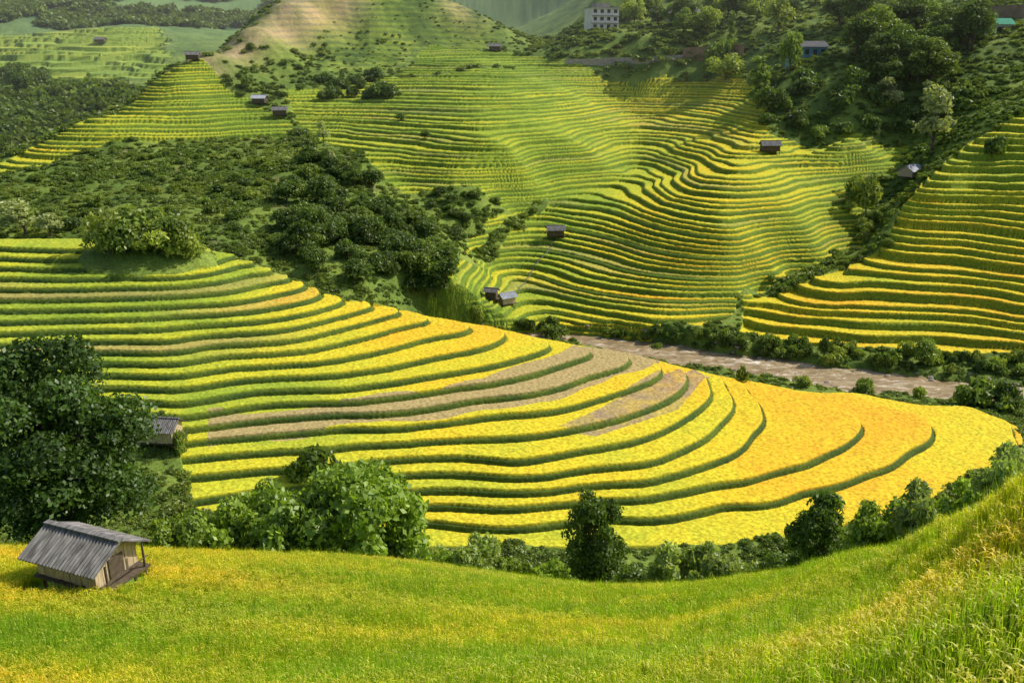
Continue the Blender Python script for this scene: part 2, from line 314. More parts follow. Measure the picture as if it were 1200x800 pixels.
M_ter=mat_attr('terrain_vegetation',bump=.6,sc1=2.6,bd=.18,lo=.64,hi=1.32)
M_leaf=mat_leaf('leaves'); M_rice=mat_leaf('rice_blades',tr=.5,noise=.15,cyel=(1.38,1.1,.8))
M_bark=mat_solid('bark',(.14,.10,.07),scale=6,stretch=(1,1,.2))
M_wood=mat_solid('weathered_planks',(.60,.48,.31),(.36,.27,.16),scale=5,stretch=(3,3,.3))
M_dark=mat_solid('dark_wood',(.12,.09,.06),scale=5)
M_roof=mat_solid('fibre_cement_roof',(.23,.22,.21),(.08,.075,.07),scale=3.,stretch=(2.2,.5,.5),rough=.85)
M_roofl=mat_solid('pale_roof_sheets',(.5,.52,.55),(.33,.34,.36),scale=2,rough=.5)
M_white=mat_solid('white_plaster',(.78,.74,.66),(.6,.55,.48),scale=.6)
M_glass=mat_solid('dark_window',(.05,.05,.05),(.03,.03,.03),rough=.15)
M_blue=mat_solid('blue_wall',(.12,.3,.42),(.09,.22,.32),scale=1)
M_conc=mat_solid('concrete',(.36,.33,.29),(.24,.21,.18),scale=1.)
M_rock=mat_solid('river_rock',(.30,.26,.20),(.14,.12,.09),scale=2.)
M_red=mat_solid('earth',(.30,.20,.12),(.2,.13,.08),scale=.5)
M_path=mat_solid('trodden_earth',(.20,.20,.10),(.10,.13,.04),scale=1.5)
M_green=mat_solid('green_sheets',(.05,.35,.2),(.04,.28,.16),scale=1)
# ------------------------------------------------------------------ terrain
V=np.stack([X.ravel(),Y.ravel(),zf.ravel()],1)
idx=np.arange(NR*NC,dtype=np.int32).reshape(NR,NC)
Fq=np.stack([idx[:-1,:-1],idx[:-1,1:],idx[1:,1:],idx[1:,:-1]],-1).reshape(-1,4)
me=mk_mesh('terrain',V,Fq); vcol(me,np.stack([R.ravel(),Gc.ravel(),B.ravel()],1)); me.materials.append(M_ter)
ter=link(bpy.data.objects.new('terrain',me),kind='structure',label='steep valley hillsides cut into ripening rice terraces',category='terrain')
del V,Fq
def gz(x,y):
    y=max(y,2.3); a=x/y; l=math.log(y)
    i=np.searchsorted(lf,l)-1; i=min(max(i,0),NR-2); j=min(max(np.searchsorted(af,a)-1,0),NC-2)
    t=(l-lf[i])/(lf[i+1]-lf[i]); s=(a-af[j])/(af[j+1]-af[j])
    return float((zf[i,j]*(1-s)+zf[i,j+1]*s)*(1-t)+(zf[i+1,j]*(1-s)+zf[i+1,j+1]*s)*t)
qf=zf/Y
def hit(u,v,Dmin=3):
    a,qq,d=ray(u,v); j=min(max(np.searchsorted(af,a),0),NC-1)
    i0=np.searchsorted(lf,math.log(Dmin))
    w=np.nonzero(qf[i0:,j]>=qq)[0]
    i=i0+(w[0] if len(w) else NR-1-i0)
    D=math.exp(lf[i]); return a*D,D,float(zf[i,j]),D/d/F
def at(u,D,v=400):
    a,_,d=ray(u,v); x=a*D; return x,D,gz(x,D),D/d/F
# ------------------------------------------------------------------ river
pl=np.array(RIV); ts=[]
for (p,q_) in zip(pl[:-1],pl[1:]):
    k=int(np.hypot(*(q_-p))/.8)+1
    for s in range(k): ts.append(p+(q_-p)*s/k)
ts=np.array(ts); kk=np.ones(9)/9
ts=np.stack([np.convolve(np.pad(ts[:,i],4,'edge'),kk,'valid') for i in (0,1)],1)
tg=np.gradient(ts,axis=0); tg/=np.linalg.norm(tg,axis=1)[:,None]; nm=np.stack([-tg[:,1],tg[:,0]],1)
off=np.linspace(-7.5,7.5,41)
RV=np.array([[ts[i,0]+nm[i,0]*o,ts[i,1]+nm[i,1]*o,-52.05] for i in range(len(ts)) for o in off])
RV[:,2]+=vn(RV[:,0]/1.5,RV[:,1]/1.5)*.13+vn(RV[:,0]/.7,RV[:,1]/.9)*.12
ii=np.arange(len(RV)).reshape(-1,41); RF=np.stack([ii[:-1,:-1],ii[1:,:-1],ii[1:,1:],ii[:-1,1:]],-1).reshape(-1,4)
me=mk_mesh('river',RV,RF)
m,nt,out=newmat('silty_water'); L=nt.links.new
geo=N(nt,'ShaderNodeNewGeometry'); mp=N(nt,'ShaderNodeMapping'); mp.inputs['Rotation'].default_value=(0,0,.2); mp.inputs['Scale'].default_value=(.35,1.0,1); L(geo.outputs['Position'],mp.inputs[0])
n1=N(nt,'ShaderNodeTexNoise'); n1.inputs['Scale'].default_value=.8; n1.inputs['Detail'].default_value=9; n1.inputs['Roughness'].default_value=.8; n1.inputs['Distortion'].default_value=.8; L(mp.outputs[0],n1.inputs['Vector'])
rp=N(nt,'ShaderNodeValToRGB'); e=rp.color_ramp.elements; e[0].position=.40; e[0].color=(.20,.135,.06,1); e[1].position=.64; e[1].color=(.82,.76,.66,1); x=e.new(.54); x.color=(.38,.28,.145,1)
L(n1.outputs['Fac'],rp.inputs[0]); p=N(nt,'ShaderNodeBsdfPrincipled'); p.inputs['Roughness'].default_value=.35; p.inputs['Specular IOR Level'].default_value=.3; L(rp.outputs[0],p.inputs['Base Color'])
b=N(nt,'ShaderNodeBump'); b.inputs['Strength'].default_value=.8; b.inputs['Distance'].default_value=.3; L(n1.outputs['Fac'],b.inputs['Height']); L(b.outputs[0],p.inputs['Normal']); L(p.outputs[0],out.inputs[0])
me.materials.append(m); link(bpy.data.objects.new('river',me),kind='structure',label='silty brown river with small white rapids',category='river')
# ------------------------------------------------------------------ plants
def unit(v): return v/np.maximum(np.linalg.norm(v,axis=-1,keepdims=True),1e-9)
def leaves(seed,blobs,nl,ls,c_lo,c_hi,asp=1.7):
    r=np.random.default_rng(seed); bl=np.array(blobs); pr=bl[:,3]**2; pr/=pr.sum()
    k=r.choice(len(bl),nl,p=pr); d=unit(r.normal(size=(nl,3))); d[:,2]=np.where(d[:,2]<-.35,-d[:,2],d[:,2])
    rad=bl[k,3]*(.55+.65*r.random(nl)**.9)
    c=bl[k,:3]+d*rad[:,None]*np.array([1,1,.8])
    nrm=unit(d*.8+r.normal(size=(nl,3))*.7+np.array([0,0,.3])); t=unit(np.cross(nrm,r.normal(size=(nl,3)))); bb=np.cross(nrm,t)
    s=ls*(.6+.8*r.random(nl))[:,None]
    Vv=np.stack([c-t*s*asp*.5,c+bb*s*.5-nrm*s*.1,c+t*s*asp*.5,c-bb*s*.5-nrm*s*.1],1).reshape(-1,3)
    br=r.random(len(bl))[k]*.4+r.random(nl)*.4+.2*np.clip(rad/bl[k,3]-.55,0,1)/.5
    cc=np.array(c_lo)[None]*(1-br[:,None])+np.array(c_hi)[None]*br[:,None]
    me=mk_mesh('crown',Vv,np.arange(nl*4).reshape(-1,4),smooth=False); vcol(me,np.repeat(cc,4,0)); me.materials.append(M_leaf)
    return me
def crown_blobs(seed,nb,flat=.8,h0=.0,spread=.62,rb=(.28,.45)):
    r=random.Random(seed); o=[]
    for i in range(nb):
        an=r.uniform(0,6.283); rr=math.sqrt(r.random())*spread; z=h0+flat*(r.random()**.8)*(1.25-rr*.8)
        o.append((rr*math.cos(an),rr*math.sin(an),z,r.uniform(*rb)*(1.1-.3*rr)))
    return o
def tube(pts,rad,seg=7):
    Vv=[];Ff=[]
    for i,(p,r_) in enumerate(zip(pts,rad)):
        p=Vector(p); d=(Vector(pts[min(i+1,len(pts)-1)])-Vector(pts[max(i-1,0)])).normalized()
        a=d.orthogonal().normalized(); b=d.cross(a)
        for s in range(seg):
            t=s*2*math.pi/seg; Vv.append(p+(a*math.cos(t)+b*math.sin(t))*r_)
    for i in range(len(pts)-1):
        for s in range(seg): Ff.append((i*seg+s,i*seg+(s+1)%seg,(i+1)*seg+(s+1)%seg,(i+1)*seg+s))
    return Vv,Ff
def joinp(parts):
    Vv=[];Ff=[]
    for v,f_ in parts:
        o=len(Vv); Vv+=[tuple(x) for x in v]; Ff+=[tuple(i+o for i in g) for g in f_]
    return Vv,Ff
def trunk_mesh(seed,blobs,h,r0):
    r=random.Random(seed); parts=[]; lean=(r.uniform(-.08,.08),r.uniform(-.08,.08))
    top=(lean[0],lean[1],h+.3); parts.append(tube([(0,0,-.15),(lean[0]*.4,lean[1]*.4,h*.5),(lean[0]*.7,lean[1]*.8,h),top],[r0*1.25,r0*.9,r0*.7,r0*.3]))
    for b in r.sample(blobs,min(9,len(blobs))):
        z0=h*r.uniform(.5,1); parts.append(tube([(lean[0]*.5,lean[1]*.5,z0),(b[0]*.45,b[1]*.45,(z0+b[2])*.5+.02),(b[0],b[1],b[2])],[r0*.5,r0*.3,r0*.1],5))
    Vv,Ff=joinp(parts); me=mk_mesh('trunk',Vv,Ff); me.materials.append(M_bark); return me
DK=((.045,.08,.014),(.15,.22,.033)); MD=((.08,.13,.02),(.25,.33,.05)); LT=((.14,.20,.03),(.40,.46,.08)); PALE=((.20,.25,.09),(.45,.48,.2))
TREES={}
def deftree(key,seed,nb,nl,ls,col,h=.6,r0=.05,flat=.8,spread=.62,rb=(.28,.45)):
    bl=crown_blobs(seed,nb,flat,h,spread,rb); cm=leaves(seed,bl,nl,ls,*col); tm=trunk_mesh(seed,bl,h,r0)
    zt_=max(b[2]+b[3]*.8 for b in bl); TREES[key]=(tm,cm,zt_)
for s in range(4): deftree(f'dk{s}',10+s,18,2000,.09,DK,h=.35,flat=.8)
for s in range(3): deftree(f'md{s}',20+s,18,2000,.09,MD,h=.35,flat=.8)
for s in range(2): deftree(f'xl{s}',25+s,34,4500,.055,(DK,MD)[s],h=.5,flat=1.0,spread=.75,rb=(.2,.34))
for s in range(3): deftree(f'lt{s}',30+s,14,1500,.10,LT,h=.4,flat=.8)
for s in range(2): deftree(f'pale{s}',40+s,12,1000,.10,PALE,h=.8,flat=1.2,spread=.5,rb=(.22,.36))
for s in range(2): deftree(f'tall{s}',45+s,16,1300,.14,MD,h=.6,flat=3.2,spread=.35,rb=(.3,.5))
BUSH={}
def defbush(key,seed,nb,nl,ls,col,flat=.55,spread=.65):
    bl=crown_blobs(seed,nb,flat,.08,spread,(.25,.42)); BUSH[key]=(leaves(seed,bl,nl,ls,*col),max(b[2]+b[3]*.8 for b in bl))
for s in range(3): defbush(f'bd{s}',60+s,12,1000,.12,DK)
for s in range(3): defbush(f'bm{s}',70+s,12,1000,.12,MD)
for s in range(3): defbush(f'bl{s}',80+s,12,900,.12,LT)
for i,c_ in enumerate((((.06,.10,.017),(.17,.24,.036)),((.08,.125,.02),(.21,.28,.042)),((.12,.17,.025),(.28,.34,.055)),((.09,.14,.022),(.24,.31,.045)))): defbush(f'ug{i}',90+i,10,260,.18,c_,.35,.75)
def tree(key,x,y,z,w,h,label,group=None,name='tree'):
    tm,cm,zt_=TREES[key]
    e=bpy.data.objects.new(name,None); e.empty_display_size=.3; link(e,label=label,category='tree',group=group)
    e.location=(x,y,z-.2); e.rotation_euler=(0,0,random.uniform(0,6.28)); e.scale=(w/2/.95,w/2/.95,h/zt_)
    t=bpy.data.objects.new('trunk',tm); link(t,e); c=bpy.data.objects.new('crown',cm); link(c,e); return e
def bush(key,x,y,z,w,h,label='leafy green bush on a grassy bank',group=None):
    m_,zt_=BUSH[key]; o=bpy.data.objects.new('bush',m_); link(o,label=label,category='bush',group=group)
    o.location=(x,y,z-.1*h); o.rotation_euler=(0,0,random.uniform(0,6.28)); o.scale=(w/2/.95,w/2/.95,h*1.1/zt_); return o
deftree('big',109,80,52000,.030,((.016,.038,.007),(.085,.155,.022)),h=.9,r0=.09,flat=1.9,spread=.85,rb=(.16,.32))
x,y,z,mp=at(56,48,500); tree('big',x,y,z,222*mp,(-.322*48-z),'large dark broadleaf tree beside a wooden hut')
deftree('mid1',113,46,11000,.055,((.03,.07,.01),(.17,.26,.035)),h=.5,r0=.05,flat=2.2,spread=.72,rb=(.2,.34))
x,y,z,mp=at(698,45,620); tree('mid1',x,y,z,84*mp,(-.515*45-z),'young dark-leaved tree at the foot of the rice slope')
deftree('mid2',105,40,9000,.055,((.04,.085,.012),(.18,.27,.035)),h=.6,r0=.05,flat=1.6,spread=.78,rb=(.15,.28))
x,y,z,mp=at(966,36,600); tree('mid2',x,y,z,88*mp,(-.518*36-z),'young dark-leaved tree at the foot of the rice slope')
def nb(key,seed,n,nl,ls,col,flat=.6,spread=.68,rb=(.18,.32)): 
    bl=crown_blobs(seed,n,flat,.05,spread,rb); BUSH[key]=(leaves(seed,bl,nl,ls,*col),max(b[2]+b[3]*.8 for b in bl))
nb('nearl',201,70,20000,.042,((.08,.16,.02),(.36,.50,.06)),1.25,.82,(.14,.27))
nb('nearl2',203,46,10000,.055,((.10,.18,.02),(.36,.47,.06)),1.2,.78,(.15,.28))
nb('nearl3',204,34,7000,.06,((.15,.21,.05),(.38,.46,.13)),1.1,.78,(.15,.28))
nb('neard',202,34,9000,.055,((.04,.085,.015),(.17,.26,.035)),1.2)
for u,D,w,vt,k,lab in [(400,44,210,550,'nearl','large bright green leafy bush below the rice slope'),(325,46,120,574,'nearl','bright green bush beside a larger bush'),(270,44,120,596,'nearl2','bright green bush below the rice slope'),(210,43,110,606,'nearl2','bright green bush beside the wooden hut'),(462,46,80,602,'neard','dark green bush below the rice slope'),
  (550,46,60,630,'nearl3','small pale bush at the field edge'),(605,47,60,660,'nearl2','low shrub at the field edge'),(645,47,60,662,'nearl2','low shrub at the field edge'),(740,48,60,664,'neard','low dark shrub at the field edge'),(805,46,90,648,'nearl3','pale green shrub at the field edge'),(860,45,80,652,'nearl3','pale green shrub at the field edge'),(908,42,60,648,'neard','dark shrub at the field edge'),
  (1045,31,76,592,'nearl2','leafy green shrub on the slope shoulder'),(1095,29,80,580,'nearl3','yellow-green shrub on the slope shoulder'),(1148,26,84,562,'nearl2','yellow-green shrub on the slope shoulder'),(1195,23,90,538,'nearl3','leafy shrub on the slope shoulder'),(1010,34,56,612,'neard','dark shrub on the slope shoulder'),
  (160,42,60,630,'neard','dark shrub behind the wooden hut'),(515,45,50,650,'nearl2','low shrub at the field edge')]:
    x,y,z,mp=at(u,D,vt+40); q_=ray(u,vt)[1]; h=max(q_*D-z,1.2); W_=max(w*mp,h*1.05); bush(k,x,y,z,W_,h,lab)
for u,D,w,vt,k in [(130,127,64,243,'lt0'),(162,128,80,242,'md0'),(205,127,68,250,'md1'),(190,126,64,258,'lt1'),(150,126,60,256,'md2'),(222,126,40,268,'lt2')]:
    x,y,z,mp=at(u,D,290); h=ray(u,vt)[1]*D-z; tree(k,x,y,z-1.2,w*mp,h+1.2,'rounded leafy tree crowning a terraced knoll','trees on the knoll')
for u,v,w,h,k in [(375,556,58,36,'bd0'),(350,560,40,24,'bm1'),(213,530,22,26,'bm0'),(650,398,38,19,'bm2'),(560,375,18,16,'bl0'),(870,446,17,17,'bm1'),(1150,478,66,32,'bm1'),(1180,476,40,26,'bd2'),(1012,459,28,15,'bm2'),(1074,466,20,14,'bl1'),(770,412,18,10,'bm0'),(940,452,22,12,'bl0'),
   (1165,180,30,20,'bd1'),(850,80,50,30,'bm0')]:
    x,y,z,mp=hit(u,v,60); bush(k,x,y,z,w*mp,h*mp*1.05,'rounded green bush on the edge of a rice terrace')
def pip(pl,u,v):
    c=False
    for i in range(len(pl)):
        x0,y0=pl[i];x1,y1=pl[(i+1)%len(pl)]
        if (y0>v)!=(y1>v) and u<(x1-x0)*(v-y0)/(y1-y0)+x0: c=not c
    return c
def zone_pts(pl,cnt,seed,Dmin=60):
    r=random.Random(seed); o=[]; us=[p[0] for p in pl]; vs=[p[1] for p in pl]; t=0
    while len(o)<cnt and t<cnt*60:
        t+=1; u=r.uniform(min(us),max(us)); v=r.uniform(min(vs),max(vs))
        if pip(pl,u,v): o.append(hit(u,v,Dmin))
    return o
def woods(pl,cnt,seed,keys,wr,hr,lab,grp,Dmin=60):
    r=random.Random(seed+1)
    for x,y,z,mp in zone_pts(pl,cnt,seed,Dmin):
        w=r.uniform(*wr); tree(r.choice(keys),x,y,z,w,w*r.uniform(*hr),lab,grp)
def shrubs(pl,cnt,seed,keys,wr,hr,lab,grp,Dmin=60):
    r=random.Random(seed+1)
    for x,y,z,mp in zone_pts(pl,cnt,seed,Dmin):
        w=r.uniform(*wr); bush(r.choice(keys),x,y,z,w,w*r.uniform(*hr),lab,grp)
dk=['dk0','dk1','dk2','dk3']; md=['md0','md1','md2']; lt=['lt0','lt1','lt2']; pale=['pale0','pale1']
woods([(345,180),(400,192),(450,228),(495,262),(515,290),(530,320),(515,350),(460,352),(420,342),(370,315),(310,290),(330,230)],115,1,dk+['md0'],(3.4,7),(.6,.9),'dark green tree on a shaded wooded hillside','trees on the wooded hillside',130)
woods([(480,232),(590,222),(575,250),(555,285),(530,285)],20,2,dk+md,(2.2,4.),(.5,.75),'dark tree in a gully between terraces','trees in the gully',130)
woods([(960,45),(1000,15),(1080,10),(1140,35),(1140,100),(1060,110),(980,90)],22,3,['xl0','xl0','xl1'],(11,17),(.75,1.0),'tall full-crowned tree beside hillside houses','trees around the hillside houses',150)
woods([(0,90),(60,95),(60,130),(20,175),(0,175)],14,4,dk,(8,13),(.6,.9),'dark tree in a distant side valley','trees in the side valley',300)
woods([(60,200),(330,185),(300,290),(60,270)],14,6,dk+md+md,(3,5.5),(.5,.7),'small tree on a scrubby slope','trees on the scrubby slope',150)
woods([(730,5),(960,5),(940,45),(760,50),(740,30)],22,7,['xl0','xl1','xl1']+lt,(7,13),(.8,1.1),'green tree beside a hillside road','trees beside the road',250)
woods([(990,235),(1030,240),(1045,290),(1010,290)],8,8,md+lt,(3,4.5),(.7,1.),'green tree in the ravine between terraces','trees in the ravine',165)
woods([(280,60),(360,50),(420,60),(380,85),(290,85)],10,9,md+lt,(2.5,4.5),(.5,.7),'small tree on the grassy hilltop','trees on the hilltop',250)
shrubs([(900,100),(960,95),(1130,105),(1140,160),(900,165)],36,10,['bd0','bd1','bd2','bm0'],(4,9),(.45,.6),'dense shrub on a dark green bank','shrubs on the green bank',150)
shrubs([(590,378),(700,391),(850,392),(860,404),(700,399),(600,387)],30,11,['bd0','bm0','bm1','bd2'],(1.8,3.2),(.5,.8),'green bush on the river bank','bushes on the river bank',135)
shrubs([(860,392),(960,408),(1080,416),(1200,420),(1200,442),(1080,436),(960,427),(860,410)],58,12,['bd0','bm0','bm1','bl1','bl0'],(1.8,3.6),(.5,.8),'green bush on the river bank','bushes on the river bank',135)
shrubs([(365,95),(465,92),(465,120),(380,118)],16,13,['bd0','bd1'],(5,8),(.45,.6),'dark hedge-like bush between rice terraces','hedge bushes between terraces',200)
shrubs([(0,205),(100,185),(340,175),(330,290),(100,275),(0,270)],30,14,['bm0','bm1','bl0','bm2'],(2.5,5),(.35,.5),'low shrub on a scrubby slope','shrubs on the scrubby slope',150)
shrubs([(845,350),(900,330),(1040,285),(1045,295),(890,345),(860,375)],10,15,['bm0','bm1','bl1'],(1.6,2.8),(.5,.7),'bush along a gully between terraces','bushes along the gully',150)
for u,v,w,h,k,lab in [(30,276,75,42,'pale0','pale feathery tree on the shaded slope'),(60,278,40,30,'pale1','pale feathery tree on the shaded slope'),(380,172,20,30,'pale1','slender pale tree above dark woods'),(388,205,18,30,'pale0','slender pale tree above dark woods'),
  (1090,182,62,78,'pale0','light green feathery tree beside a hut'),(1040,135,38,42,'pale1','light green tree on a dark bank'),(1083,130,30,34,'pale0','light green tree on a dark bank'),(855,62,14,46,'tall0','slender upright tree beside the road'),(888,128,36,60,'tall1','tall green tree above the terraces'),(903,132,40,30,'dk1','dark tree above the terraces'),(850,92,46,28,'lt0','rounded light green tree above the terraces'),(925,85,30,45,'md0','green tree near a blue house'),
  (1015,250,36,48,'lt1','yellow-green tree in the ravine'),(1000,240,28,34,'md2','green tree in the ravine'),(1082,428,34,34,'md1','small tree on the river bank'),(965,420,18,28,'dk0','small dark tree on the river bank'),(290,105,18,16,'md2','small tree beside a hilltop hut'),(470,142,14,10,'dk0','small tree on a terrace'),(498,162,12,9,'dk1','small tree on a terrace')]:
    x,y,z,mp=hit(u,v,60); tree(k,x,y,z,w*mp,h*mp,lab)
# ------------------------------------------------------------------ instanced ground cover
def gn_scatter(name,P_,R_,S_c,Vr,srcs,label,cat):
    me=bpy.data.meshes.new(name); me.vertices.add(len(P_)); me.vertices.foreach_set('co',np.asarray(P_,np.float32).ravel())
    a=me.attributes.new('rot','FLOAT_VECTOR','POINT'); a.data.foreach_set('vector',np.asarray(R_,np.float32).ravel())
    a=me.attributes.new('scl','FLOAT','POINT'); a.data.foreach_set('value',np.asarray(S_c,np.float32))
    a=me.attributes.new('var','INT','POINT'); a.data.foreach_set('value',np.asarray(Vr,np.int32))
    o=link(bpy.data.objects.new(name,me),kind='stuff',label=label,category=cat)
    ng=bpy.data.node_groups.new(name,'GeometryNodeTree'); ng.interface.new_socket('Geometry',in_out='INPUT',socket_type='NodeSocketGeometry'); ng.interface.new_socket('Geometry',in_out='OUTPUT',socket_type='NodeSocketGeometry')
    gi=ng.nodes.new('NodeGroupInput'); go=ng.nodes.new('NodeGroupOutput'); jn=ng.nodes.new('GeometryNodeJoinGeometry'); L=ng.links.new
    def nat(nm,t):
        x=ng.nodes.new('GeometryNodeInputNamedAttribute'); x.data_type=t; x.inputs['Name'].default_value=nm; return x.outputs['Attribute']
    r_,s_,v_=nat('rot','FLOAT_VECTOR'),nat('scl','FLOAT'),nat('var','INT')
    for i,s in enumerate(srcs):
        oi=ng.nodes.new('GeometryNodeObjectInfo'); oi.inputs['Object'].default_value=s
        cmp=ng.nodes.new('FunctionNodeCompare'); cmp.data_type='INT'; cmp.operation='EQUAL'; L(v_,cmp.inputs[2]); cmp.inputs[3].default_value=i
        ip=ng.nodes.new('GeometryNodeInstanceOnPoints'); L(gi.outputs[0],ip.inputs['Points']); L(cmp.outputs[0],ip.inputs['Selection']); L(oi.outputs['Geometry'],ip.inputs['Instance'])
        L(r_,ip.inputs['Rotation']); L(s_,ip.inputs['Scale']); L(ip.outputs[0],jn.inputs[0])
    L(jn.outputs[0],go.inputs[0]); md_=o.modifiers.new('scatter','NODES'); md_.node_group=ng; return o
def tuft(seed,nbl,hh,wd,spread,ears,cb0,cb1,ce):
    r=np.random.default_rng(seed); Vv=[];Ff=[];Cc=[]
    def strip(p,d,h,bend,wds,cols,droop=0):
        side=np.array([-d[1],d[0],0]); b=len(Vv); k=len(wds)
        for i in range(k):
            t=i/(k-1); c=p+np.array([d[0],d[1],0])*bend*t**1.8+np.array([0,0,h*(t-droop*t**3)])
            wv=wds[i]*.5; Vv.append(c-side*wv); Vv.append(c+side*wv); Cc.append(cols[i]); Cc.append(cols[i])
        for i in range(k-1): Ff.append((b+2*i,b+2*i+1,b+2*i+3,b+2*i+2))
    for _ in range(nbl):
        an=r.uniform(0,6.283); d=np.array([math.cos(an),math.sin(an)]); rr=spread*math.sqrt(r.random()); a2=r.uniform(0,6.283)
        p=np.array([math.cos(a2)*rr,math.sin(a2)*rr,0]); h=hh*r.uniform(.75,1.18); v=r.uniform(.75,1.25)
        c0=np.array(cb0)*v; c1=np.array(cb1)*v
        strip(p,d,h,h*r.uniform(.02,.26),[wd,wd,wd*.8,wd*.1],[c0,c0*.6+c1*.4,c1,c1*1.1],r.uniform(0,.12))
    for _ in range(ears):
        an=r.uniform(0,6.283); d=np.array([math.cos(an),math.sin(an)]); rr=spread*math.sqrt(r.random()); a2=r.uniform(0,6.283)
        p=np.array([math.cos(a2)*rr,math.sin(a2)*rr,hh*.74]); v=r.uniform(.85,1.15); e_=np.array(ce)*v
        strip(p,d,hh*.28*r.uniform(.8,1.2),hh*.22*r.uniform(.6,1.2),[wd*.5,wd*1.3,wd*1.6,wd*1.2,wd*.3],[e_*.7,e_,e_,e_,e_*1.1],r.uniform(.5,.95))
    me=mk_mesh('rice_tuft',Vv,Ff,smooth=False); vcol(me,np.array(Cc)); me.materials.append(M_rice); return bpy.data.objects.new('rice_tuft',me)
tf=[tuft(1,32,.64,.013,.17,9,(.08,.17,.01),(.34,.46,.02),(.56,.57,.06)),tuft(2,28,.62,.013,.17,14,(.10,.18,.01),(.40,.47,.02),(.64,.58,.07)),tuft(3,34,.68,.013,.17,4,(.06,.15,.01),(.25,.41,.02),(.46,.52,.05))]
cu=np.array([-400,0,500,740,830,900,1000,1100,1200,1400]); cD=np.array([36,36,37.5,39.5,36,33,27,22,18,14.])
ca=(cu-600)/F/.89
sp=.215; gx,gy=np.meshgrid(np.arange(-30,30,sp),np.arange(5.5,40,sp)); gx=gx.ravel(); gy=gy.ravel()
gx=gx+rng.uniform(-.1,.1,len(gx)); gy=gy+rng.uniform(-.1,.1,len(gy))
k=(np.abs(gx/gy)<.8)&(gy<np.interp(gx/gy,ca,cD)); gx,gy=gx[k],gy[k]
def gzv(x,y):
    l=np.log(y); a=x/y; i=np.clip(np.searchsorted(lf,l)-1,0,NR-2); j=np.clip(np.searchsorted(af,a)-1,0,NC-2)
    t=(l-lf[i])/(lf[i+1]-lf[i]); s=(a-af[j])/(af[j+1]-af[j])
    return (zf[i,j]*(1-s)+zf[i,j+1]*s)*(1-t)+(zf[i+1,j]*(1-s)+zf[i+1,j+1]*s)*t
gzz=gzv(gx,gy)
hx,hy,hz_,hmp=hit(108,688)
k=~((np.abs(gx-hx)<2.0)&(np.abs(gy-hy)<1.4)); gx,gy,gzz=gx[k],gy[k],gzz[k]; n_=len(gx)
band=vn((gx*.35+gy)/2.2,(gy-gx*.1)/30.)
rt=sst((gx-1.5)/5)*sst((17-gy)/5); lft=sst((-gx-3)/7)
vv=band*.5+.42+rng.random(n_)*.4-.2+.25*sst((gy-25)/8)*(gx<6)+.36*rt+.18*lft
var=np.where(vv<.36,2,np.where(vv<.78,0,1))
rot=np.stack([rng.normal(0,.08,n_),rng.normal(0,.08,n_),rng.uniform(0,6.28,n_)],1)
gn_scatter('rice_crop',np.stack([gx,gy,gzz-.05],1),rot,rng.uniform(.86,1.14,n_)*(1+.08*vn(gx/2,gy/2))*(1+.22*rt),var,tf,'ripening green and yellow rice covering the near slope','rice')
print('rice tufts',n_,'hut at',hx,hy,hz_)
sb_=[bpy.data.objects.new('undergrowth_clump',BUSH[f'ug{k}'][0]) for k in range(4)]
def scrub(cnt,y0,y1,seed):
    r=np.random.default_rng(seed); l=r.uniform(math.log(y0),math.log(y1),cnt); a=r.uniform(-.66,.66,cnt)
    i=np.clip(np.searchsorted(lf,l),0,NR-1); j=np.clip(np.searchsorted(af,a),0,NC-1)
    k=(Z[i,j]==0)&(dr[i,j]>5.2)&(dry[i,j]<.12+.5*r.random(cnt)**3)&~kn[i,j]; i,j=i[k],j[k]; return X[i,j],Y[i,j],zf[i,j],top[i,j]
sx,sy,sz,st=scrub(40000,60,420,5); s2=scrub(5000,38,75,6)
k2=s2[1]>np.interp(s2[0]/s2[1],ca,cD)+2
sx=np.concatenate([sx,s2[0][k2]]); sy=np.concatenate([sy,s2[1][k2]]); sz=np.concatenate([sz,s2[2][k2]]); st=np.concatenate([st,s2[3][k2]]); n_=len(sx)
pv=vn(sx/12,sy/12)+rng.normal(0,.3,n_)+st*.4; var=np.where(pv<-.35,0,np.where(pv<.1,1,np.where(pv<.4,3,2)))
scl=rng.uniform(.5,1.15,n_)*(1+.8*np.clip(vn(sx/15+9,sy/15)*1.6,0,1))*np.clip(sy/180,.6,1.7)*(1-.6*st)
gn_scatter('undergrowth',np.stack([sx,sy,sz-.2],1),np.stack([np.zeros(n_),np.zeros(n_),rng.uniform(0,6.28,n_)],1),scl,var,sb_,'low scrub and undergrowth on uncultivated slopes','undergrowth')
l=rng.uniform(math.log(330),math.log(1300),18000); a=rng.uniform(-.66,.66,18000); i=np.searchsorted(lf,l); j=np.clip(np.searchsorted(af,a),0,NC-1); k=(wood[i,j]>.3)&(Z[i,j]==0); i,j=i[k],j[k]; n_=len(i)
gn_scatter('distant_woodland',np.stack([X[i,j],Y[i,j],zf[i,j]-.5],1),np.stack([np.zeros(n_),np.zeros(n_),rng.uniform(0,6.28,n_)],1),rng.uniform(5,10,n_),rng.integers(0,2,n_),sb_[:2],'dense woodland on distant hills','woodland')
